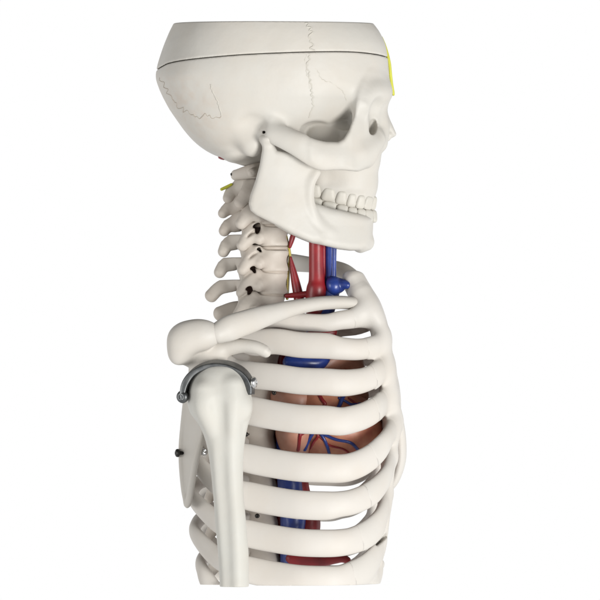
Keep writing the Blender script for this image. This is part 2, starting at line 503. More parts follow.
def on_skull(poly, zig=0.0, every=2.1):
    P = resample(catmull(np.array([(a, b, 0) for a, b in poly], float), 8), every)
    out = []
    o = 0.0
    for i, (x, v, _) in enumerate(P):
        t = P[min(i + 1, len(P) - 1)] - P[max(i - 1, 0)]
        t = t / (np.linalg.norm(t) + 1e-9)
        o = zig * ((-1) ** (i if random.random() < 0.8 else i + 1)) * random.choice((0.15, 0.4, 0.7, 1.0, 1.5))
        amp = 1.0 if not callable(zig) else zig(v)
        x2, v2 = x - t[1] * o, v + t[0] * o
        y = sk.near_y(x2, v2)
        if y is not None: out.append((x2, y + 0.15, v2))
    return out


def suture(poly, zig, r, mat, cut=None):
    p = on_skull(poly, zig)
    runs = [p] if cut is None else [[q for q in p if q[2] < cut - 0.6], [q for q in p if q[2] > cut + 0.6]]
    for q in runs:
        if len(q) > 2: tube('suture', q, r, M[mat], skull, seg=8, step=0.7, n=3)


suture([(305, 22.5), (308.5, 30), (311, 40), (311.5, 50.5)], 2.4, 0.85, 'suture')
suture([(310, 53), (308, 62), (308.5, 72), (310.5, 82), (312, 95), (312.5, 106), (308, 117)], 0.9, 0.85, 'suture')
suture([(306.5, 54), (305.2, 62), (306, 70), (308.5, 80), (309.6, 90)], 0.6, 0.5, 'suture')
suture([(316, 68), (322, 79), (334, 84), (344, 93), (347, 100)], 0.5, 0.5, 'suture')
suture([(160, 76), (166, 90), (171, 98), (178, 105), (186, 111), (196, 116), (206, 115), (214, 116.5), (222, 115.5)], 1.5, 0.5, 'suture_dark')
suture([(210.5, 84), (213, 92), (217, 100), (220, 108), (222, 115.5)], 0.5, 0.8, 'suture')

# teeth
def arch_pt(s, front, halfw, depth):
    """s -1..1 along a parabolic dental arch -> x, y, normal"""
    y = halfw * math.sin(s * math.pi / 2); x = front - depth * (1 - math.cos(s * math.pi / 2))
    return x, y


tooth_meshes = {}
def tooth_mesh(w, d, hgt, key):
    if key in tooth_meshes: return tooth_meshes[key]
    t = Sculpt((-w - 2, -d - 2, -hgt - 2), (w + 2, d + 2, hgt + 2), h=0.55)
    X = t.x[:, None, None]; Y = t.y[None, :, None]; V = t.v[None, None, :]
    q = V / hgt                         # +1 is the biting edge
    ww = w * (0.86 + 0.14 * np.clip(q + 0.6, 0, 1)); dd = d * (0.75 - 0.25 * q)
    r = (np.abs(X / ww) ** 3.4 + np.abs(Y / dd) ** 2.6 + np.abs(q) ** 4.0) ** (1 / 3.2)
    t.F = ((r - 1) * min(w, d)).astype(np.float32) + 0 * (X + Y + V)
    me = t.mesh('tooth')
    co = np.empty(len(me.vertices) * 3, np.float32); me.vertices.foreach_get('co', co); co = co.reshape(-1, 3)
    o0 = w3([0, 0, 0]); co -= o0.astype(np.float32); me.vertices.foreach_set('co', co.ravel()); me.update()
    me.materials.append(M['tooth'])
    tooth_meshes[key] = me
    return me


def place_tooth(me, x, y, v, ang, tilt, parent, flip):
    o = bpy.data.objects.new('tooth', me); C.objects.link(o); o.parent = parent
    o.location = w3([x, y, v])
    o.rotation_euler = (math.pi if flip else 0, tilt, ang)
    return o


# upper and lower rows: x centre, half width as met along the cheek side
rows = [(314.3, 7.4), (328.6, 7.4), (341.3, 6.1), (351.6, 5.0), (360.4, 4.7), (368, 4.3), (373.2, 4.0)]
def jaw_y(x):
    return float(np.interp(x, [300, 312, 328, 341, 352, 361, 368, 374, 377], [32, 31.5, 30.6, 28.8, 26, 22, 16, 6.5, 0]))
def bite(x):
    return float(np.interp(x, [300, 310, 321, 334, 346, 355, 365, 376], [194, 196, 198.6, 202, 205, 207.2, 208.8, 209.5]))
jaw_later = []
for (xc, hw) in rows:
    y = jaw_y(xc); slope = math.atan2(jaw_y(xc + 1) - jaw_y(xc - 1), 2.0)
    for sgn in (-1, 1):
        ang = sgn * slope
        wid = hw / max(math.cos(slope), 0.42) if xc < 372 else 4.4
        me = tooth_mesh(wid, 6.0 if xc < 345 else 4.6, 7.2, ('u', xc))
        place_tooth(me, xc, sgn * (y - 2.0), bite(xc) - 7.0, ang, 0.10, skull, False)
        jaw_later.append((xc, sgn * (y - 2.5), bite(xc) + 6.3, ang, wid))

# yellow strip along the midline of the forehead
yv = np.arange(34, 96.5, 3.0); yx = []
for v in yv:
    xx = np.arange(360, 400, 0.25)
    yx.append(xx[np.nonzero(sk.value(np.stack([xx, 0 * xx, 0 * xx + v], 1)) < 0)[0].max()])
yx = np.polyval(np.polyfit(yv, yx, 3), yv)
yl = [(x + np.interp(v, [34, 62], [-1.9, 0.9]), 0, v, float(np.interp(v, [90, 96], [1.9, 1.0])), 5) for x, v in zip(yx, yv)]
yo = sweep_mesh('yellow_strip', yl, wide=(0, 1, 0), n=2, seg=16, power=3)
link('yellow_strip', yo, M['yellow'], skull, 'thin yellow strip down the middle of the forehead')
# red muscle mark under the back of the head
tube('red_mark', [(217.5, -6, 155.2, 1.6, 5), (221, -6, 156.6, 1.8, 5), (224.5, -6, 157.6, 1.4, 5)], 1.6, M['red'], skull)

# ================================================================== JAW
jw = Sculpt((240, -90, 126), (384, 90, 256), h=1.1, sym=True)
archJ = catmull(np.array([(246, 69, 0), (262, 67, 0), (290, 60.5, 0), (312, 51.5, 0), (332, 42, 0), (348, 32, 0), (360, 21, 0), (367, 10, 0), (369.5, 0, 0)], float), 6)
XX = jw.x[:, None]; YY = np.abs(jw.y)[None, :]
d2 = np.full((len(jw.x), len(jw.y)), 1e9)
for a, b in zip(archJ[:-1], archJ[1:]):
    e = b - a
    t = np.clip(((XX - a[0]) * e[0] + (YY - a[1]) * e[1]) / (e[0] ** 2 + e[1] ** 2), 0, 1)
    d2 = np.minimum(d2, (XX - a[0] - e[0] * t) ** 2 + (YY - a[1] - e[1] * t) ** 2)
dA = np.sqrt(d2)[:, :, None]
V = jw.v[None, None, :]; X = jw.x[:, None, None]; Y = np.abs(jw.y)[None, :, None]
body = poly2d(jw.x[:, None], jw.v[None, :], [(276, 196), (306, 198), (312, 201.5), (330, 207.3), (350, 211.5), (368, 214.5), (376.5, 215.5), (375, 222), (374, 231), (372.6, 240), (368.5, 246.8), (361, 250), (350, 250.2), (338, 248.6), (314, 243), (290, 233.3), (276, 226)])[:, None, :]
bulge = 8.0 - 5.0 * np.clip((302 - X) / 26, 0, 1) - 2.3 * np.clip((V - 206) / 20, 0, 1) * 0 + 1.5 * np.clip((V - 225) / 20, 0, 1)
f1 = smax(body, dA - bulge, 8)
ram = poly2d(jw.x[:, None], jw.v[None, :], [(262.5, 137), (262, 150), (259.5, 165), (255.5, 180), (250.5, 194), (248.5, 203), (250.5, 210.5), (256, 215), (272, 223), (290, 232), (312, 241), (322, 240), (324, 233), (316, 224), (310.5, 214), (307.5, 203), (308, 192), (312, 181), (319, 169), (322, 158), (318, 150), (305, 148), (290, 152), (277, 150), (272, 140)])[:, None, :]
yR = (70.5 - 0.0042 * np.clip(jw.x - 256, 0, None) ** 2 * 0.92)[:, None, None] + 3.0 / (1 + np.exp((V - 172) / 10)) / (1 + np.exp((X - 285) / 9))
f2 = smax(ram, np.abs(Y - yR) - 6.2, 6)
jw.F = smin(f1, f2, 5).astype(np.float32)
jw.ellipsoid((267, 73, 139), (8, 11, 6), k=4)
jw.sweep([(368, 6, 243, 6), (362, 14, 246, 5)], k=8)
# thickened edge in front of the ramus, running down onto the body
jw.sweep([(317, 61.5, 172, 4), (311, 63, 183, 4.5), (309.5, 62.5, 198, 4.8), (312.5, 60, 212, 5), (320, 54, 225, 5), (332, 45, 234, 4)], k=5)
# hollow of the body under the molars
jaw = link('jaw', jw.mesh('jaw'), M['jaw'])
for (xc, y, v, ang, wid) in jaw_later:
    me = tooth_mesh(wid * 0.97, 6.0 if xc < 345 else 4.4, 6.4, ('l', xc))
    place_tooth(me, xc + 0.8, y, v, ang, 0.10, jaw, True)
print('skull done')

# ================================================================== NECK
spin = [  # centre of body x, v ; tip of the spinous process x, v ; thickness ; root
    None,
]
def cervical(bx, bv, hb, tip, tipr, root, width=34):
    s = Sculpt((tip[0] - 12, -46, bv - 26), (bx + 30, 46, max(tip[1] + 14, bv + 24)), h=1.0, sym=True)
    s.sections([(bv - hb, bx - 17, bx + 18.5, 0, 22), (bv - hb + 3, bx - 16, bx + 18.7, 0, 22), (bv, bx - 14, bx + 17, 0, 20.5), (bv + hb - 3, bx - 16, bx + 18.7, 0, 22), (bv + hb, bx - 17, bx + 18.5, 0, 22)], k=3, power=2.3)
    # joint pillar and transverse process
    s.sweep([(bx - 14, 20, bv - 9, 7, 7), (bx - 21, 24, bv, 7, 7.5), (bx - 28, 25, bv + 9, 6, 6)], k=4)
    s.sweep([(bx - 3, 18, bv - 1, 5, 6), (bx - 8, 26, bv + 1, 4.5, 5.5), (bx - 11, width - 5, bv + 4, 3.5, 4.5)], k=8)
    # lamina and spinous process
    s.sweep([(bx - 22, 21, bv + 1, 5, 8), (root[0] + 4, 12, root[1], 5, 8.5), (root[0] - 4, 0, root[1] + 1, 5, 8)], k=5)
    s.sweep([(root[0] + 4, 0, root[1] - 1, 5, 10.5), (root[0] - 4, 0, root[1] + 4, 4.6, 8.8), ((root[0] + tip[0]) / 2 - 1, 0, (root[1] + tip[1]) / 2 + 0.5, 4.6, 7.0), (tip[0] + tipr, 0, tip[1], 6, tipr)], k=4)
    for fx, fv, fr, ang in ((257.5, 228.5, 3.5, 10), (259.5, 250, 1.6, -40), (253.5, 270, 2.3, -30), (249.5, 291, 2.8, 25)):
        s.ellipsoid((fx, 26, fv), (fr * 0.8, 26, fr * 1.5), k=1.5, op='-', rot=ang)
        s.ellipsoid((fx - 1.5, 26, fv - fr), (fr * 1.25, 26, fr * 0.6), k=1.5, op='-', rot=-28)
        s.ellipsoid((fx - 6, 31, fv + 4.5), (6.5, 5.5, 1.1), k=2.5, op='-', rot=-38)
    return s


cv = [  # body x, v, half height, spinous tip, tip radius, root
    (268, 193, 9.5, (222, 197), 6.0, (243, 183.5)),
    (269, 214, 9.2, (217.5, 212), 5.4, (241, 202)),
    (270, 236, 9.2, (218, 230), 5.8, (240, 219)),
    (270.5, 260.5, 10.4, (217, 251), 5.9, (238, 237)),
    (269.5, 283.5, 10.6, (213, 272), 6.0, (236, 258)),
]
s = Sculpt((224, -48, 158), (290, 48, 190), h=1.0, sym=True)          # atlas: a ring
s.sweep([(262, 20, 168, 7, 7.5), (254, 26, 170, 7, 7.5), (244, 20, 172, 5, 6.5), (237, 8, 173.5, 4.5, 5.5), (235, 0, 174, 5, 5.5)], k=3)
s.sweep([(262, 20, 170, 6, 6), (276, 10, 172, 5, 6), (280, 0, 173, 5, 6)], k=4)
s.sweep([(256, 26, 171, 5), (252, 44, 172, 4.5)], k=4)
link('neck_vertebra', s.mesh('neck_vertebra'), M['spine'])
for q in cv:
    s = cervical(*q)
    link('neck_vertebra', s.mesh('neck_vertebra'), M['spine'])
# seventh: long spinous process
s = cervical(266, 306, 10.5, (203.5, 296), 6.8, (236, 279), 38)
link('neck_vertebra', s.mesh('neck_vertebra'), M['spine'])
for bx, bv in ((269, 203.4), (269.5, 225), (270.5, 247.7), (270.5, 272), (268, 295)):
    s = Sculpt((bx - 22, -26, bv - 6), (bx + 24, 26, bv + 6), h=0.9, sym=True)
    s.sections([(bv - 1.6, bx - 16, bx + 17.8, 0, 21.3), (bv, bx - 16, bx + 18, 0, 21.5), (bv + 1.6, bx - 16, bx + 17.8, 0, 21.3)], k=0, power=2.3)
    link('neck_disc', s.mesh('neck_disc'), M['disc'])
# added dark core that stands in for shade in the openings between the vertebrae
tube('hole_shade_core', [(258, 0, 178, 9), (258, 0, 215, 9), (259, 0, 245, 9), (255, 0, 275, 9), (250, 0, 300, 9), (246, 0, 320, 8)], 9, M['hole_shade'], seg=20)
tube('atlas_pin', [(232, -4, 173, 1.4), (229.8, -4, 173.6, 1.4)], 1.4, M['dark'])  # small dark pin at the back of the atlas
tube('yellow_nerve', [(232, -3, 182.8, 1.3, 2), (226, -3, 186, 1.6, 2.4), (219.5, -3, 189, 1.5, 2.2)], 1.5, M['yellow'], label='short bright yellow nerve stub behind the neck')
tube('neck_ligament', [(284, -3, 228, 1.4, 5), (287, -3, 240, 1.4, 5), (290, -3, 255, 1.3, 5), (288.6, -3, 270, 1.4, 5), (288, -3, 284, 1.3, 5), (287, -3, 300, 1.4, 5)], 1.4, M['ochre'], step=1.0, label='thin yellow band down the front of the neck bones')

# ================================================================== THORACIC SPINE (seen between the ribs)
tx = [(262, 331), (258, 364), (255.5, 400), (254.5, 437), (254.5, 475), (256, 513), (258.5, 551), (262, 589)]
for i, (bx, bv) in enumerate(tx):
    hb = 15.0
    s = Sculpt((bx - 75, -50, bv - 24), (bx + 30, 50, bv + 44), h=1.4, sym=True)
    s.sections([(bv - hb, bx - 20, bx + 22, 0, 24), (bv - hb + 4, bx - 19, bx + 22, 0, 24), (bv, bx - 17, bx + 19.5, 0, 21.5), (bv + hb - 4, bx - 19, bx + 22, 0, 24), (bv + hb, bx - 20, bx + 22, 0, 24)], k=3, power=2.2)
    s.sweep([(bx - 14, 16, bv - 5, 6, 8), (bx - 26, 18, bv - 2, 6, 9), (bx - 34, 6, bv + 2, 5, 9), (bx - 36, 0, bv + 3, 5, 8)], k=4)
    if i > 0: s.sweep([(bx - 24, 18, bv - 4, 6), (bx - 34, 36, bv - 8, 5.5), (bx - 37, 42, bv - 8, 5)], k=4)
    tipx = max(bx - 50, 208)
    s.sweep([(bx - 34, 0, bv + 2, 4.5, 8), ((bx - 34 + tipx) / 2, 0, bv + 14, 4, 7), (tipx, 0, bv + 26, 4, 5)], k=4)
    s.F = np.maximum(s.F, s.v[None, None, :] - VBOT)
    link('chest_vertebra', s.mesh('chest_vertebra'), M['spine'])
    if i < 7:
        nx, nv = tx[i + 1]; cx, cvv = (bx + nx) / 2, (bv + nv) / 2
        s = Sculpt((cx - 26, -30, cvv - 8), (cx + 28, 30, cvv + 8), h=1.2, sym=True)
        s.sections([(cvv - 3.4, cx - 19, cx + 21, 0, 23), (cvv, cx - 19.5, cx + 21.8, 0, 23.6), (cvv + 3.4, cx - 19, cx + 21, 0, 23)], k=0, power=2.2)
        link('chest_disc', s.mesh('chest_disc'), M['disc'])
# the first chest vertebra's spinous process behind the collarbone
s = Sculpt((204, -40, 296), (272, 40, 336), h=1.1, sym=True)
s.sweep([(256, 0, 311, 6, 9), (236, 0, 310, 6, 9), (219, 0, 314, 6.5, 7.5)], k=4)
s.sweep([(262, 0, 316, 18, 10), (250, 0, 316, 16, 9)], k=4)
link('chest_vertebra', s.mesh('chest_vertebra'), M['spine'])
print('spine done')

# ================================================================== RIBS, CARTILAGE, BREASTBONE
off_x = [196, 204, 214, 232, 250, 275, 300, 325]
off_v = [-41, -32.5, -23, -13.5, -8.5, -3.5, 0, 1]
FX = 399.0
ribs = [  # v at x=300, half height there, rear x, depth, front trace (x, v, half height)
    dict(v=322, h=9.0, xr=236, b=50, front=[(340, 320.5, 9.5), (354, 318.5, 10), (365, 315, 10.5)], seam=352),
    dict(v=345, h=13.0, xr=222, b=70, front=[(340, 348.5, 11.6), (360, 349.5, 10.8), (375, 346, 10.5), (383, 341, 9.5)], seam=366),
    dict(v=381, h=13.6, xr=212, b=86, front=[(340, 383, 13.6), (352, 382.5, 13.2), (365, 380, 12.5), (378, 374, 12), (386, 368, 10.5)], seam=372),
    dict(v=419, h=14.5, xr=204, b=97, front=[(340, 421.5, 14.2), (352, 419.5, 13.8), (365, 415.5, 13.4), (378, 408, 12.8), (388, 399, 11)], seam=374),
    dict(v=467, h=14.6, xr=199, b=104, front=[(340, 468.5, 14.4), (352, 466.5, 14), (365, 461, 13.4), (376, 453, 12.6), (386, 441, 11), (395, 424, 9.5)], seam=372),
    dict(v=504.5, h=14.4, xr=194, b=108, front=[(340, 504, 13), (352, 502, 12.8), (365, 497, 12.6), (376, 489.5, 12.4), (386, 476, 10.5), (390, 459, 9)], seam=366),
    dict(v=542, h=13.8, xr=191, b=111, front=[(340, 542.5, 13.6), (352, 540.5, 13.4), (365, 535.5, 14), (377, 526, 14), (383, 512, 11), (385, 497, 9)], seam=359),
    dict(v=578, h=13.6, xr=193, b=111, front=[(340, 578.5, 13.6), (352, 575, 14), (365, 569, 14.5), (374, 559, 13), (379, 547, 10), (380, 535, 7)], seam=351),
    dict(v=613, h=13.4, xr=199, b=108, front=[(340, 612, 13.4), (355, 603, 13), (370, 590, 12), (375, 578, 9), (377, 568, 6)], seam=342),
]


def y_at(x, r):
    xc = (r['xr'] + FX) / 2; a = (FX - r['xr']) / 2
    u = (x - xc) / a
    if u < 0: return -r['b'] * (1 - min(-u, 0.999) ** 4) ** 0.4
    return -r['b'] * (1 - min(u, 0.999) ** 2.5) ** (1 / 2.2)


def rib_path(r, i):
    pts = []
    th = 5.4; hh = r['h']; xr = r['xr']
    lift = (-0.1, 0.3, 0.7, 1, 1, 1, 1, 1, 1)[i]
    pts.append((246, -17, r['v'] - 59 * lift, th, hh * 0.5))
    pts.append((230, -0.28 * r['b'], r['v'] - 62 * lift, th, hh * 0.5))
    pts.append((xr + 11, -0.38 * r['b'], r['v'] - 60 * lift, th, hh * 0.5))
    pts.append((xr + 2.0, -0.52 * r['b'], r['v'] - 51 * lift, th, hh * 0.54))
    pts.append((xr + 3.5, -0.66 * r['b'], r['v'] - 42 * lift, th, hh * 0.6))
    f = r['front']; base = 22 if i < 5 else 30
    y0 = -y_at(290, r); xe = f[-1][0]

    def yf(x):                       # from the side of the chest round to the breastbone
        q = min(max((x - 290) / (xe - 290), 0), 1)
        return -(base + (y0 - base) * (1 - q ** 2.3) ** 0.5)
    for x, dv in zip(off_x, off_v):
        if x < xr + 15: continue
        w = float(np.interp(x, [200, 214, 232, 250], [0.66, 0.76, 0.9, 1.0])) if i > 2 else 1.0
        pts.append((x, y_at(x, r) if x < 290 else yf(x), r['v'] + dv * (lift if x < 260 else 1), th, hh * w))
    for x, v, h in f:
        pts.append((x, yf(x), v, th + 0.6, h))
    return np.array(pts)


SHEAR = 0.085
st = Sculpt((340, -108, 258), (420, 112, 592), h=1.25)
# breastbone and the fused front edge
st.sweep([(354, -2, 280, 12, 22), (361, -3, 293, 12.5, 25), (371, 0, 308, 11.5, 25), (379.5, 0, 325, 9, 20), (382.5, 0, 345, 9, 18), (387, 0, 368, 9, 18), (391, 0, 388, 9.5, 19), (393, 0, 408, 9, 20), (392, 0, 430, 9, 19), (390, 0, 452, 7, 12)], k=3, wide=(0, 1, 0))
st.sweep([(361, -20, 295, 11, 12), (371, -24, 310, 10.5, 12), (379.5, -24, 326, 8, 11), (382.5, -24, 346, 8, 11), (386.5, -24, 368, 8, 11), (390, -24, 388, 8, 12), (391.5, -24, 405, 8, 12)], k=6, wide=(0, 1, 0))
st.ellipsoid((354, 0, 266), (12, 14, 6), k=5, op='-')
st.sweep([(391.5, -20, 412, 8, 10), (391.5, -22, 440, 8, 9), (389, -25, 462, 7.5, 8), (387.5, -28, 485, 6.5, 8), (386, -31, 505, 6, 8), (383, -34, 530, 6, 8), (378.5, -36, 548, 7, 8), (374.5, -38, 566, 8, 8), (371.5, -40, 590, 8, 8)], k=5, wide=(0, 1, 0))
near_ribs, far_ribs = [], []
for i, r in enumerate(ribs):
    P = resample(catmull(rib_path(r, i), 8), 1.6)
    idx = np.nonzero((P[:, 0] > r['seam']) & (np.arange(len(P)) > len(P) // 2))[0]
    cut = idx[0]
    bony, car = P[:cut + 1], P[cut:]
    Pf = P.copy(); Pf[:, 1] *= -1; Pf[:, 0] += SHEAR * Pf[:, 1] - (0 if i < 4 else 6 if i == 4 else 13) * np.clip((Pf[:, 0] - 300) / 75, 0, 1); Pf[:, 2] += (7, 7, 7, 7, 7, 6, 6, 5, 3)[i]
    near_ribs.append(bony); far_ribs.append((Pf[:cut + 1], Pf[cut:]))
    tail = car.copy()
    end = tail[-1].copy(); end[0] += 2; end[1] = -12 if i < 4 else end[1] + 4; end[2] -= 2
    c2 = np.vstack([tail[::4], tail[-1:], end[None]])
    c2[:, 3:] += 0.15
    st.sweep([tuple(q) for q in c2], k=(16 if i == 0 else 11 if i < 5 else 6), step=2.5)
    c3 = Pf[cut:][::4].copy(); c3 = np.vstack([c3, Pf[-1:]])
    c3[:, 3] += 0.4
    st.sweep([tuple(q) for q in c3], k=6, step=2.5)
# far costal margin that bulges past the breastbone
st.sweep([(393, 22, 398, 6, 9), (397.5, 34, 418, 6.5, 10), (401, 44, 440, 6.5, 11), (401.5, 50, 462, 6, 12), (396, 54, 482, 5, 11), (386, 58, 494, 5, 10)], k=5, wide=(0, 1, 0))
st.sweep([(390, -44, 533, 2.0, 14), (383, -50, 540, 1.4, 14), (375, -56, 547, 0.8, 12)], k=2.5, op='-', wide=(0, 1, 0))
st.F = np.maximum(st.F, st.v[None, None, :] - VBOT)
link('breastbone', st.mesh('breastbone'), M['cartilage'])
for P in near_ribs:
    me = sweep_mesh('rib', P, n=1, step=1.8, seg=32, power=2.15, square_ends=True)
    link('rib', cut_bottom(me), M['rib'])
for P, _ in far_ribs:
    me = sweep_mesh('rib', P, n=1, step=2.2, seg=24, power=2.15, square_ends=True)
    link('rib', cut_bottom(me), M['rib'])
print('ribs done')

# ================================================================== SHOULDER
sb = Sculpt((160, -190, 312), (282, -50, 516), h=1.15)
blade = poly2d(sb.x[:, None], sb.v[None, :], [(189, 360), (187.5, 395), (183.5, 420), (179.5, 440), (178.5, 455), (179.5, 472), (182, 490), (184.5, 505), (187, 508), (190.5, 502), (192.5, 485), (194.5, 465), (198, 448), (202.5, 430), (206, 412), (214, 380), (218, 360)])[:, None, :]
X = sb.x[:, None, None]; Y = sb.y[None, :, None]; V = sb.v[None, None, :]
ysurf = -128 + (206 - X) * 1.7 + np.clip(V - 400, 0, 120) * 0.08
sb.F = smax(blade, np.abs(Y - ysurf) * 0.5 - 2.6, 2.5).astype(np.float32)
sb.sweep([(205, -124, 415, 4.5), (202, -122, 435, 4), (196, -118, 460, 3.6), (191, -104, 488, 3.2), (188, -94, 503, 2.8)], k=5)
sb.sweep([(188, -98, 380, 3), (183, -92, 425, 2.6), (181, -88, 455, 2.6), (183.5, -88, 488, 2.6), (187, -91, 504, 2.6)], k=4)
# neck and socket
sb.ellipsoid((208, -128, 363), (19, 17, 15), k=8)
sb.ellipsoid((206, -132, 352), (20, 14, 12), k=7)
# acromion: an upper lobe and a lower rear lobe
sb.ellipsoid((196, -150, 335.5), (26, 13, 16.5), k=4, rot=-6)
sb.ellipsoid((181.5, -147, 346), (13, 12, 19), k=10, rot=14)
sb.sweep([(184, -140, 350, 10, 14), (190, -125, 352, 10, 14), (198, -110, 350, 9, 13)], k=5)
# crease under the acromion
sb.sweep([(190, -166, 350, 1.3), (198, -164, 348, 1.6), (208, -162, 346.5, 1.4), (216, -160, 346, 1.0)], k=2.5, op='-')
# beak that points forward
sb.sweep([(214, -130, 350, 11, 11), (228, -132, 346.5, 10, 9.5), (242, -136, 345.5, 8, 7.3), (255, -140, 347, 7, 6.6), (263, -141, 350, 6.2, 6.2), (266, -141, 352.2, 5.2, 5.2)], k=5)
blade_o = link('shoulder_blade', sb.mesh('shoulder_blade'), M['blade'])
cl = Sculpt((204, -175, 284), (370, -4, 356), h=1.1)
cl.sweep([(218, -150, 333, 9, 10.5), (230, -147, 328, 8, 13), (246, -136, 322.5, 8, 12.6), (262, -121, 317, 8, 11.2), (280, -102, 311.5, 8, 9.4), (300, -80, 306.5, 8, 7.6), (320, -58, 303.3, 8, 7), (338, -40, 302.4, 8.5, 6.8), (351, -30, 303, 8.5, 6.6)], k=0, step=2)
link('collarbone', cl.mesh('collarbone'), M['blade'])
# far collarbone, rising behind the vessels
cl = Sculpt((268, 2, 244), (374, 150, 300), h=1.2)
cl.sweep([(357, 22, 280, 7, 8), (345, 40, 271, 7, 8), (328, 62, 266, 7, 7.5), (310, 84, 264, 7, 8), (292, 106, 262, 7, 9), (280, 120, 262, 7, 9)], k=0, step=2)
link('collarbone', cl.mesh('collarbone'), M['blade'])

# arm bone
hm = Sculpt((180, -196, 358), (262, -104, 592), h=1.1)
hm.sections([
    (362, 212, 226, -150, 6), (366, 202, 238, -150, 16), (371, 197.5, 243, -150, 21), (378, 192.5, 246.5, -150, 24.5), (387, 189.5, 249.5, -150, 27), (398, 188.3, 252.3, -150, 28), (406, 188.8, 253, -150, 27.5), (414, 192, 251.5, -150, 26),
    (425, 200, 248.3, -150, 22.5), (440, 206, 245.3, -150, 18.5), (460, 210, 243.6, -150, 16), (490, 213.3, 243.8, -150, 15), (525, 216, 246.8, -150, 15), (555, 218.7, 249, -150, 15), (600, 221, 249.3, -150, 15)], k=0, power=2.1)
hm.sweep([(233, -170, 385, 9), (234, -172, 405, 9), (232, -169, 425, 8), (231, -161, 450, 7), (233, -159, 490, 6), (236, -160, 530, 6), (238, -160, 595, 6)], k=7)
hm.sweep([(204, -169, 390, 9), (205, -170, 407, 9.5), (212, -163, 427, 6)], k=7)
hm.ellipsoid((241, -164, 406), (10, 10, 13), k=6)
hm.sweep([(219, -182, 405, 3), (222, -176, 435, 2.6), (222, -168, 470, 2.2), (225, -168, 520, 2), (228, -168, 595, 1.8)], k=10, op='-')
hm.F = np.maximum(hm.F, hm.v[None, None, :] - VBOT)
arm = link('upper_arm_bone', hm.mesh('upper_arm_bone'), M['arm'])

# steel strap over the head of the arm bone
strap = sweep_mesh('shoulder_bracket', [(185, -157, 400, 2.4, 8), (184.8, -157, 391, 3.2, 8), (187.5, -157, 381, 3.6, 8.5), (194, -157, 372, 3.2, 9), (204, -157, 366, 3.0, 9), (215, -157, 363.5, 2.8, 9), (228, -157, 364.6, 2.8, 9), (239, -157, 369.4, 3.2, 9), (246.2, -157, 376.5, 3.6, 8.5), (250.3, -157, 385, 3.4, 8), (251.3, -157, 394, 2.4, 8)],
                   wide=(0.22, 1, -0.24), n=8, step=1.5, seg=28, power=6, square_ends=True)
br = link('shoulder_bracket', strap, M['steel'], label='grey steel strap curved over the top of the arm bone')


def screw(at, axis, r, length, mat, parent, slot=True, name='screw'):
    """pan head with a slot, on a short shank"""
    ax = np.array(axis, float); ax /= np.linalg.norm(ax)
    up = np.array([0, 0, 1.0]) if abs(ax[2]) < 0.9 else np.array([1.0, 0, 0])
    u = np.cross(ax, up); u /= np.linalg.norm(u); w = np.cross(ax, u)
    prof = [(-length, r * .45), (0, r * .45), (0.0, r * .97), (r * .3, r), (r * .55, r * .9), (r * .74, r * .6), (r * .8, 0.3 * r), (r * 0.5, 0.24 * r), (r * 0.5, 0.02)]
    seg = 20
    V = []
    for d, q in prof:
        for k in range(seg):
            a = 2 * math.pi * k / seg
            V.append(np.array(at) + ax * d + (u * math.cos(a) + w * math.sin(a)) * q)
    F = []
    for i in range(len(prof) - 1):
        for k in range(seg):
            F.append((i * seg + k, i * seg + (k + 1) % seg, (i + 1) * seg + (k + 1) % seg, (i + 1) * seg + k))
    F.append(tuple(range(seg - 1, -1, -1))); F.append(tuple((len(prof) - 1) * seg + k for k in range(seg)))
    me = to_mesh(name, w3(np.array(V)), F)
    bm = bmesh.new(); bm.from_mesh(me); bmesh.ops.recalc_face_normals(bm, faces=bm.faces[:]); bm.to_mesh(me); bm.free()
    me.polygons.foreach_set('use_smooth', np.ones(len(me.polygons), bool))
    return link(name, me, mat, parent)


screw((184.0, -160, 396), (-0.5, -0.85, 0.1), 6.4, 8, M['steel'], br)
screw((252.5, -160, 382), (1, -0.35, 0), 6.0, 10, M['chrome'], br)
screw((178.5, -92, 453), (-1, -0.35, 0.0), 4.2, 9, M['dark'], blade_o)
screw((203.5, -88, 452), (0.5, -0.8, -0.2), 4.0, 10, M['chrome'], blade_o)
screw((246, -40, 435), (-0.3, -1, 0), 2.4, 8, M['dark'], None)
screw((274, -58, 393), (0, -1, 0), 2.4, 8, M['dark'], None)
screw((257, -40, 517), (0, -1, 0), 2.4, 8, M['dark'], None)
print('shoulder done')

# ================================================================== HEART AND VESSELS
ht = Sculpt((262, -80, 340), (396, 66, 486), h=1.25)
ht.ellipsoid((336, -8, 428), (50, 46, 40), k=0, rot=22)
ht.ellipsoid((362, -2, 448), (24, 34, 26), k=14)
ht.ellipsoid((320, -16, 402), (30, 34, 24), k=12)
ht.sweep([(302, -50, 398, 3), (320, -58, 425, 3), (335, -52, 455, 3)], k=9, op='-')
heart = link('heart', ht.mesh('heart'), M['muscle'])
at = Sculpt((268, -78, 334), (388, 50, 470), h=1.25)
at.ellipsoid((296, -18, 428), (21, 38, 34), k=0)
at.ellipsoid((296, -14, 398), (26, 34, 18), k=10)
at.sweep([(300, -12, 395, 18), (318, -14, 370, 18), (338, -10, 356, 15), (352, 0, 366, 13), (358, 4, 395, 12)], k=6)
link('atrium', at.mesh('atrium'), M['pink'], heart, 'pinkish upper chamber and great vessel of the heart')


def on_heart(pts, r, mat, name):
    out = []; r = r * 0.8
    for x, v in pts:
        ys = [q for q in (ht.near_y(x, v), at.near_y(x, v) if 268 < x < 388 and v < 470 else None) if q is not None]
        if ys: out.append((x, min(ys) - r * 0.3, v, r))
    if len(out) > 2: tube(name, out, r, M[mat], heart, seg=10, step=1.2)


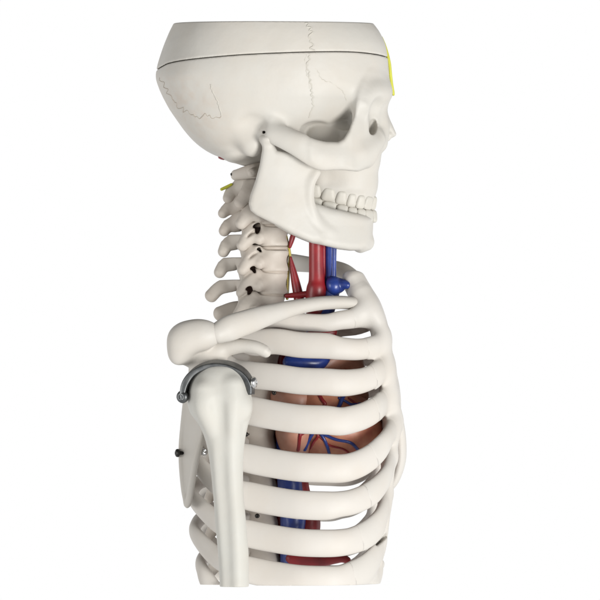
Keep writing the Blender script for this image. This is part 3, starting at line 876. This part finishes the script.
on_heart([(316, 390), (322, 400), (325, 405), (318, 412), (304, 424), (300, 436), (298, 452), (302, 466)], 2.4, 'red', 'coronary_artery')
on_heart([(352, 388), (343, 398), (340, 405), (334, 415), (318, 428), (310, 438), (304, 452), (300, 462)], 2.6, 'blue', 'coronary_vein')
on_heart([(312, 424), (322, 436), (327, 446), (330, 456), (332, 470)], 2.0, 'blue', 'coronary_vein')
on_heart([(322, 434), (336, 440), (350, 443), (357, 449), (362, 456), (366, 464)], 2.0, 'blue', 'coronary_vein')
on_heart([(300, 436), (311, 430), (318, 436), (313, 444), (308, 456)], 1.8, 'red', 'coronary_artery')
on_heart([(318, 436), (330, 446), (344, 450), (352, 458), (356, 468)], 1.3, 'red', 'coronary_artery')
on_heart([(338, 398), (346, 402), (352, 405), (362, 404), (370, 400)], 1.8, 'blue', 'coronary_vein')
on_heart([(348, 398), (356, 404), (366, 410)], 1.6, 'red', 'coronary_artery')

# neck vessels
tube('carotid_artery', [(316.5, -20, 232, 7.6), (316.5, -20, 262, 7.6), (316.8, -20, 280, 8.2), (316.5, -20, 288, 10), (316, -18, 300, 10.5), (318, -14, 325, 11), (324, -8, 350, 14), (332, -4, 370, 16)], 7.6, M['red'], seg=24, label='thick red artery rising from the chest to the jaw')
tube('carotid_artery', [(323.0, -15, 232, 3.0), (323.2, -15, 262, 3.0), (322, -15, 284, 3.4)], 3.0, M['red'], seg=16)
tube('jugular_vein', [(330.5, -14, 238, 5.6), (330.5, -14, 262, 5.6), (331, -14, 277, 5.8), (332, -14, 284, 9), (331, -14, 292, 9), (326, -16, 310, 9), (316, -22, 335, 10), (304, -30, 355, 11), (300, -34, 368, 11), (298, -32, 385, 11)], 5, M['blue'], seg=24, label='blue vein beside the red neck artery')
tube('jugular_vein', [(334.5, -18, 240, 2.6), (334, -18, 262, 2.6), (333.5, -18, 280, 3.0)], 2.6, M['blue'], seg=14)
tube('jugular_vein', [(326, -18, 288, 9), (333, -19, 286, 10.5), (340, -18, 285, 8), (345, -20, 284.5, 5), (351, -22, 286, 3)], 7, M['blue'], seg=20)
tube('neck_artery', [(289.5, -8, 248, 1.2, 3), (291.5, -8, 240, 2.6, 4), (294, -8, 232, 2.6, 4)], 2.4, M['red'], seg=16)
tube('neck_artery', [(290.6, -10, 256, 1.0, 4), (292.6, -10, 268, 3.0, 4), (295.5, -10, 282, 4.4, 4.4), (298.5, -10, 296, 5.2, 5), (301, -10, 312, 5.5, 5)], 4, M['red'], seg=16)
tube('neck_artery', [(284, -12, 296, 2.2), (296, -14, 295, 3.0), (308, -16, 294, 3.6), (318, -18, 292, 4.5)], 3, M['red'], seg=14)
tube('chest_artery', [(302, -30, 338, 4), (316, -30, 335, 5), (330, -26, 333, 5.5), (336.5, -22, 333, 5)], 5, M['red'], seg=18)
tube('chest_vein', [(283, -42, 363, 7), (294, -46, 363, 9), (306, -46, 363, 9.5), (318, -42, 362, 9), (326, -34, 350, 9)], 9, M['blue'], seg=22)
# vessels below the heart
tube('aorta', [(281, 8, 345, 8), (280, 8, 400, 8), (280, 8, 470, 8), (281, 6, 530, 8), (284, 4, 584, 8)], 8, M['red'], seg=20)  # tube added along the spine to darken the gap beside the heart
tube('chest_vein', [(281, -8, 380, 4), (280, -10, 430, 4.5), (281, -8, 470, 3.5)], 5, M['blue'], seg=16)
tube('vena_cava', [(290, -14, 440, 11), (289, -18, 470, 12), (290, -20, 490, 12.5), (293, -20, 520, 13), (291, -18, 545, 11), (290, -14, 584, 10)], 12, M['blue'], seg=26, label='thick blue vein below the heart')
tube('aorta', [(300, 2, 440, 9), (300, -2, 470, 9), (299.5, -6, 487, 9.5), (303, -6, 505, 10.5), (309, -8, 522, 11.5), (306, -8, 540, 13), (301, -10, 558, 15), (297, -6, 584, 14)], 10, M['red'], seg=26, label='red artery below the heart')
tube('aorta', [(284, -20, 559, 8, 8), (300, -22, 560, 8.6, 8), (320, -22, 561, 8, 7.4), (334, -22, 560, 6, 6), (343, -22, 560, 4.6, 4.6), (351, -22, 564, 3.0, 3.0)], 8, M['red'], seg=20)
print('vessels done')

# ================================================================== CAMERA AND LIGHT
cam = bpy.data.cameras.new('camera'); co = bpy.data.objects.new('camera', cam); C.objects.link(co)
D = 5.0
ctr = w3([300, REF, 300])
co.location = (float(ctr[0]), float(ctr[1]) - D, float(ctr[2]))
co.rotation_euler = (math.pi / 2, 0, 0)
cam.sensor_width = 36; cam.lens = 36 * D / (600 * S)
cam.clip_start = 0.1; cam.clip_end = 100
bpy.context.scene.camera = co

W = bpy.data.worlds.new('World'); bpy.context.scene.world = W; W.use_nodes = True
wn, wl = W.node_tree.nodes, W.node_tree.links
bg = wn['Background']; bg.inputs['Strength'].default_value = 1.0
# a white studio: white all round, dimmed above, below and behind the camera to shape the shading
tc = wn.new('ShaderNodeTexCoord'); sp = wn.new('ShaderNodeSeparateXYZ'); wl.new(tc.outputs['Generated'], sp.inputs[0])
def ramp(sock, stops):
    r = wn.new('ShaderNodeMapRange'); r.interpolation_type = 'SMOOTHSTEP'
    r.inputs['From Min'].default_value, r.inputs['From Max'].default_value, r.inputs['To Min'].default_value, r.inputs['To Max'].default_value = stops
    wl.new(sock, r.inputs['Value']); return r.outputs[0]
up = ramp(sp.outputs['Z'], (0.05, 0.5, 1.0, 0.15))
dn = ramp(sp.outputs['Z'], (-0.8, -0.2, 0.7, 1.0))
fr = ramp(sp.outputs['Y'], (-0.75, 0.0, 0.72, 1.0))
m1 = wn.new('ShaderNodeMath'); m1.operation = 'MULTIPLY'; wl.new(up, m1.inputs[0]); wl.new(dn, m1.inputs[1])
m2 = wn.new('ShaderNodeMath'); m2.operation = 'MULTIPLY'; wl.new(m1.outputs[0], m2.inputs[0]); wl.new(fr, m2.inputs[1])
wl.new(m2.outputs[0], bg.inputs['Color'])


def area(name, loc, target, size, power, col=(1, 1, 1)):
    l = bpy.data.lights.new(name, 'AREA'); l.size = size; l.energy = power; l.color = col
    o = bpy.data.objects.new(name, l); C.objects.link(o); o.location = loc
    o.rotation_euler = (Vector(target) - Vector(loc)).to_track_quat('-Z', 'Y').to_euler()
    return o


tgt = (0.0, 0.0, float(ctr[2]))
area('softbox', (1.3, -1.7, float(ctr[2]) - 0.4), tgt, 0.8, 54, (1.0, 0.99, 0.97))
area('added_fill', (-1.7, -1.2, float(ctr[2]) - 0.1), tgt, 0.8, 14, (1.0, 0.99, 0.97))  # added lamp to brighten the shoulder blade and the left side
sc = bpy.context.scene
sc.view_settings.view_transform = 'Standard'; sc.view_settings.look = 'None'
sc.view_settings.exposure = 0; sc.view_settings.gamma = 1
sc.render.film_transparent = False
try:
    sc.cycles.max_bounces = 8; sc.cycles.diffuse_bounces = 5; sc.cycles.use_denoising = True
except Exception: pass
